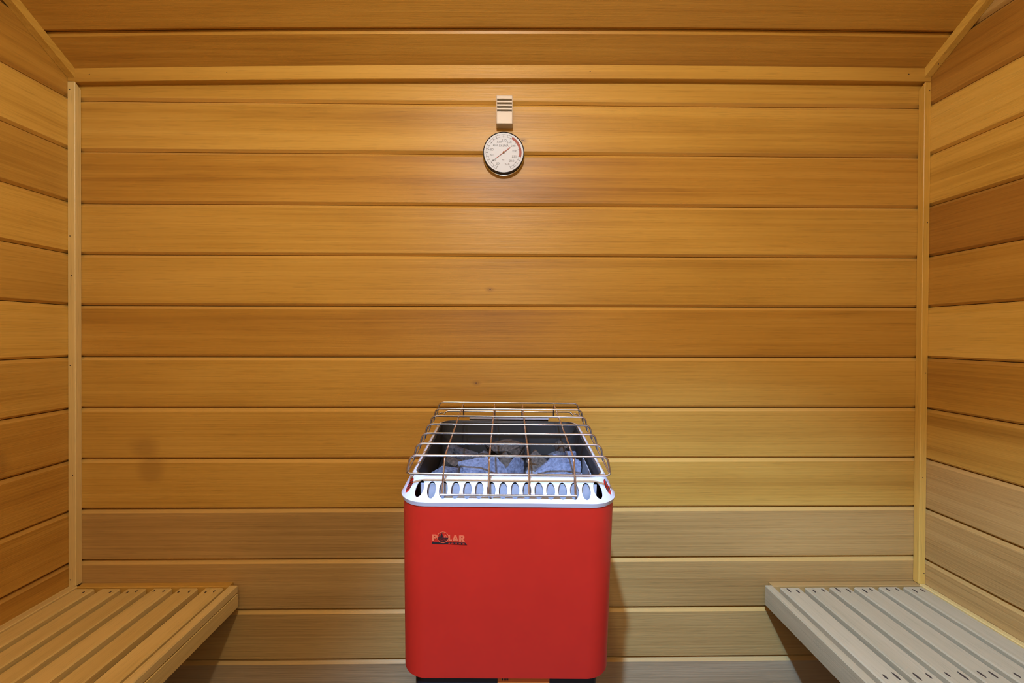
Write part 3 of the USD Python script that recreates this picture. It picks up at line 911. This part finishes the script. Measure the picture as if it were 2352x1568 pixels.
# ------------------------------------------------------------------ thermometer
TX, TZ, TR, TT = -.0063, EYE + .5222, .0586, .0225
T4 = np.eye(4)                       # dial frame: x right, y up, z towards the room
T4[:3, 0], T4[:3, 1], T4[:3, 2], T4[:3, 3] = X, Z, -Y, (TX, -.0004, TZ)
th = thing('thermometer', 'round white sauna thermometer dial with a black case on the back wall', 'thermometer', matrix=T4)
part(th, 'case', lathe([(0, 0), (TR, 0), (TR + .0006, .0015), (TR + .0003, .0032), (TR - .0022, .0040), (TR - .0012, .0195), (TR - .0022, .0210), (TR - .0022, TT - .003), (0, TT - .003)], 72), M['case'], 30)
part(th, 'back_ring', lathe([(TR - .0004, .0002), (TR + .0012, .0006), (TR + .0015, .0020), (TR + .0008, .0032), (TR - .0008, .0036), (TR - .0004, .0002)], 72), M['chrome'], 30)
part(th, 'bezel', lathe([(TR - .0016, TT - .0025), (TR - .0003, TT - .0020), (TR - .0001, TT - .0005), (TR - .0012, TT + .0003), (TR - .0024, TT - .0004), (TR - .0016, TT - .0025)], 72), M['case'], 30)
part(th, 'dial', lathe([(0, TT - .0035), (TR - .0022, TT - .0035), (TR - .0024, TT - .0012), (0, TT - .0012)], 72), M['dial'], 30)
FZ = TT - .0012


def flat(poly, mat, name, parent=None, z=FZ, h=.0002):
    gs = [g for g in getattr(poly, 'geoms', [poly]) if g.area > 0]
    ms = [trimesh.creation.extrude_polygon(g, h, engine='earcut').apply_translation([0, 0, z]) for g in gs]
    return part(parent or th, name, cat(ms), mat, False)


PX = .0586 / 308.0                   # metres per pixel of the dial close-up


def ang(t):                          # degrees F to angle
    return math.radians(90 - (t - 140) * 1.296)


ro, r_i = .0507, .0445


def ray_poly(a, r0, r1, w):
    d = np.array([math.cos(a), math.sin(a)]); n = np.array([-d[1], d[0]]) * w / 2
    return Polygon([d * r0 - n, d * r1 - n, d * r1 + n, d * r0 + n])


def arc(r0, r1, t0, t1, n=60):
    aa = [ang(t) for t in np.linspace(t0, t1, n)]
    return Polygon([(r1 * math.cos(a), r1 * math.sin(a)) for a in aa] + [(r0 * math.cos(a), r0 * math.sin(a)) for a in aa[::-1]])


lines = [arc(ro - .0002, ro + .0003, 20, 260, 120), arc(r_i - .00018, r_i + .00025, 20, 160, 90), arc(r_i - .00018, r_i + .00025, 220, 260, 40)]
for t in range(20, 261, 10):
    lines.append(ray_poly(ang(t), r_i - (.0030 if t % 20 == 0 else 0), ro, .00080))
flat(unary_union(lines), M['print'], 'scale_marks')
flat(arc(r_i - .0002, ro + .0002, 163, 221), M['zone'], 'red_zone', z=FZ + .0002)


def dial_text(s, x, y, h, name='numeral'):
    m = meshkit.text_mesh(s, h, .0002)
    lo, hi = m.bounds
    m.apply_translation([x - (lo[0] + hi[0]) / 2, y - (lo[1] + hi[1]) / 2, FZ])
    part(th, name, m, M['print'], False)


cx0, cy0 = 632, 1048
for s, u, v in (('20', 545, 1212), ('40', 487, 1160), ('60', 453, 1083), ('80', 457, 1005), ('100', 505, 937), ('120', 565, 888), ('140', 641, 868), ('160', 715, 895), ('180', 773, 948), ('200', 795, 1026), ('220', 790, 1104), ('240', 752, 1172), ('260', 685, 1221)):
    dial_text(s, (u - cx0) * PX, (cy0 - v) * PX, .0054)
dial_text('SAUNA', (634 - cx0) * PX, (cy0 - 946) * PX, .0058, 'lettering')
dial_text('°F', (627 - cx0) * PX, (cy0 - 1164) * PX, .0048, 'lettering')
na = math.atan2(1048 - 975, 728 - 632)
pt = part(th, 'pointer', cat([trimesh.creation.extrude_polygon(unary_union([ray_poly(na, .0, .0235, .0020), ray_poly(na + math.pi, 0, .0270, .0013)]), .0004, engine='earcut').apply_translation([0, 0, FZ + .0016])]), M['needle'], False)
tail = ray_poly(na + math.pi, .0260, .0430, .0006)
part(pt, 'tip', trimesh.creation.extrude_polygon(tail, .0003, engine='earcut').apply_translation([0, 0, FZ + .0016]), M['print'], False)
part(th, 'hub', lathe([(0, FZ), (.0022, FZ), (.0030, FZ + .0016), (.0026, FZ + .0036), (.0012, FZ + .0044), (0, FZ + .0046)], 24), M['brass'], 40)

# ------------------------------------------------------------------ temperature sensor cover above the dial
SX, SW, SD = -.0040, .0466, .0300
sz0, sz1 = EYE + .5995, EYE + .6805
sensor = thing('temperature_sensor', 'small cream plastic sensor cover with slots above the thermometer', 'sensor')
xa, xb = SX - SW / 2, SX + SW / 2
zs = sz0 + .0345                     # the solid lower half ends here
def rbox(x0, x1, y0, y1, z0, z1, r=.003):
    pts = [m3.Manifold.sphere(r, 20).translate([x, y, z]) for x in (x0 + r, x1 - r) for y in (y0 + r, y1 - r) for z in (z0 + r, z1 - r)]
    return m3.Manifold.batch_hull(pts)
sh = rbox(xa, xb, -SD, .006, sz0, sz1) - m3.Manifold.cube([1, 1, 1]).translate([-.5, -.0008, 1.0])
slots = m3.Manifold()
zz = zs
nslot = 4
pit = (sz1 - .0065 - zs) / nslot
for k in range(nslot):
    z0 = zs + pit * k + .0004
    sh = sh - m3.Manifold.cube([SW - .005, .024, pit * .56]).translate([xa + .0025, -SD - .004, z0])
part(sensor, 'housing', from_man(sh), M['cream'], 35)
part(sensor, 'slot_back', box(xa + .0030, xb - .0030, -SD + .0190, -SD + .0200, zs - .001, sz1 - .006), M['pit'], False, label='dark inside of the slots')
for k in range(nslot):
    z0 = zs + pit * k + .0004
    part(sensor, 'bracket', cat([box(xa + .0045, xa + .0135, -SD + .008, -SD + .018, z0 + .0002, z0 + pit * .5 * (1 - .2 * k)), box(xb - .0135, xb - .0045, -SD + .008, -SD + .018, z0 + .0002, z0 + pit * .5 * (1 - .2 * k))]), M['cream' if k > 1 else 'dial'], False)

# ------------------------------------------------------------------ lamp and added spot fitting (above and behind the frame)
lamp = thing('ceiling_lamp', 'round warm globe lamp hanging on a short stem from the ceiling', 'lamp')
part(lamp, 'base', lathe([(0, .0), (.055, .0), (.058, -.004), (.052, -.013), (0, -.014)], 40).apply_translation([WARM_POS[0], WARM_POS[1], CTOP + sag(WARM_POS[0]) - .001]), M['fixture'], 40)
part(lamp, 'stem', tube([(WARM_POS[0], WARM_POS[1], WARM_POS[2] + .046), (WARM_POS[0], WARM_POS[1], CTOP - .010)], .004), M['fixture'], True)
spot = thing('added_spot_fitting', 'small fitting added unseen on the ceiling behind the camera for the cool light', 'lamp')  # fitting added to house the cool light, none is known there
part(spot, 'base', lathe([(0, 0), (.030, 0), (.032, -.004), (.028, -.010), (0, -.011)], 32).apply_translation([COOL_POS[0], COOL_POS[1], CTOP + sag(COOL_POS[0]) - .001]), M['fixture'], 40)
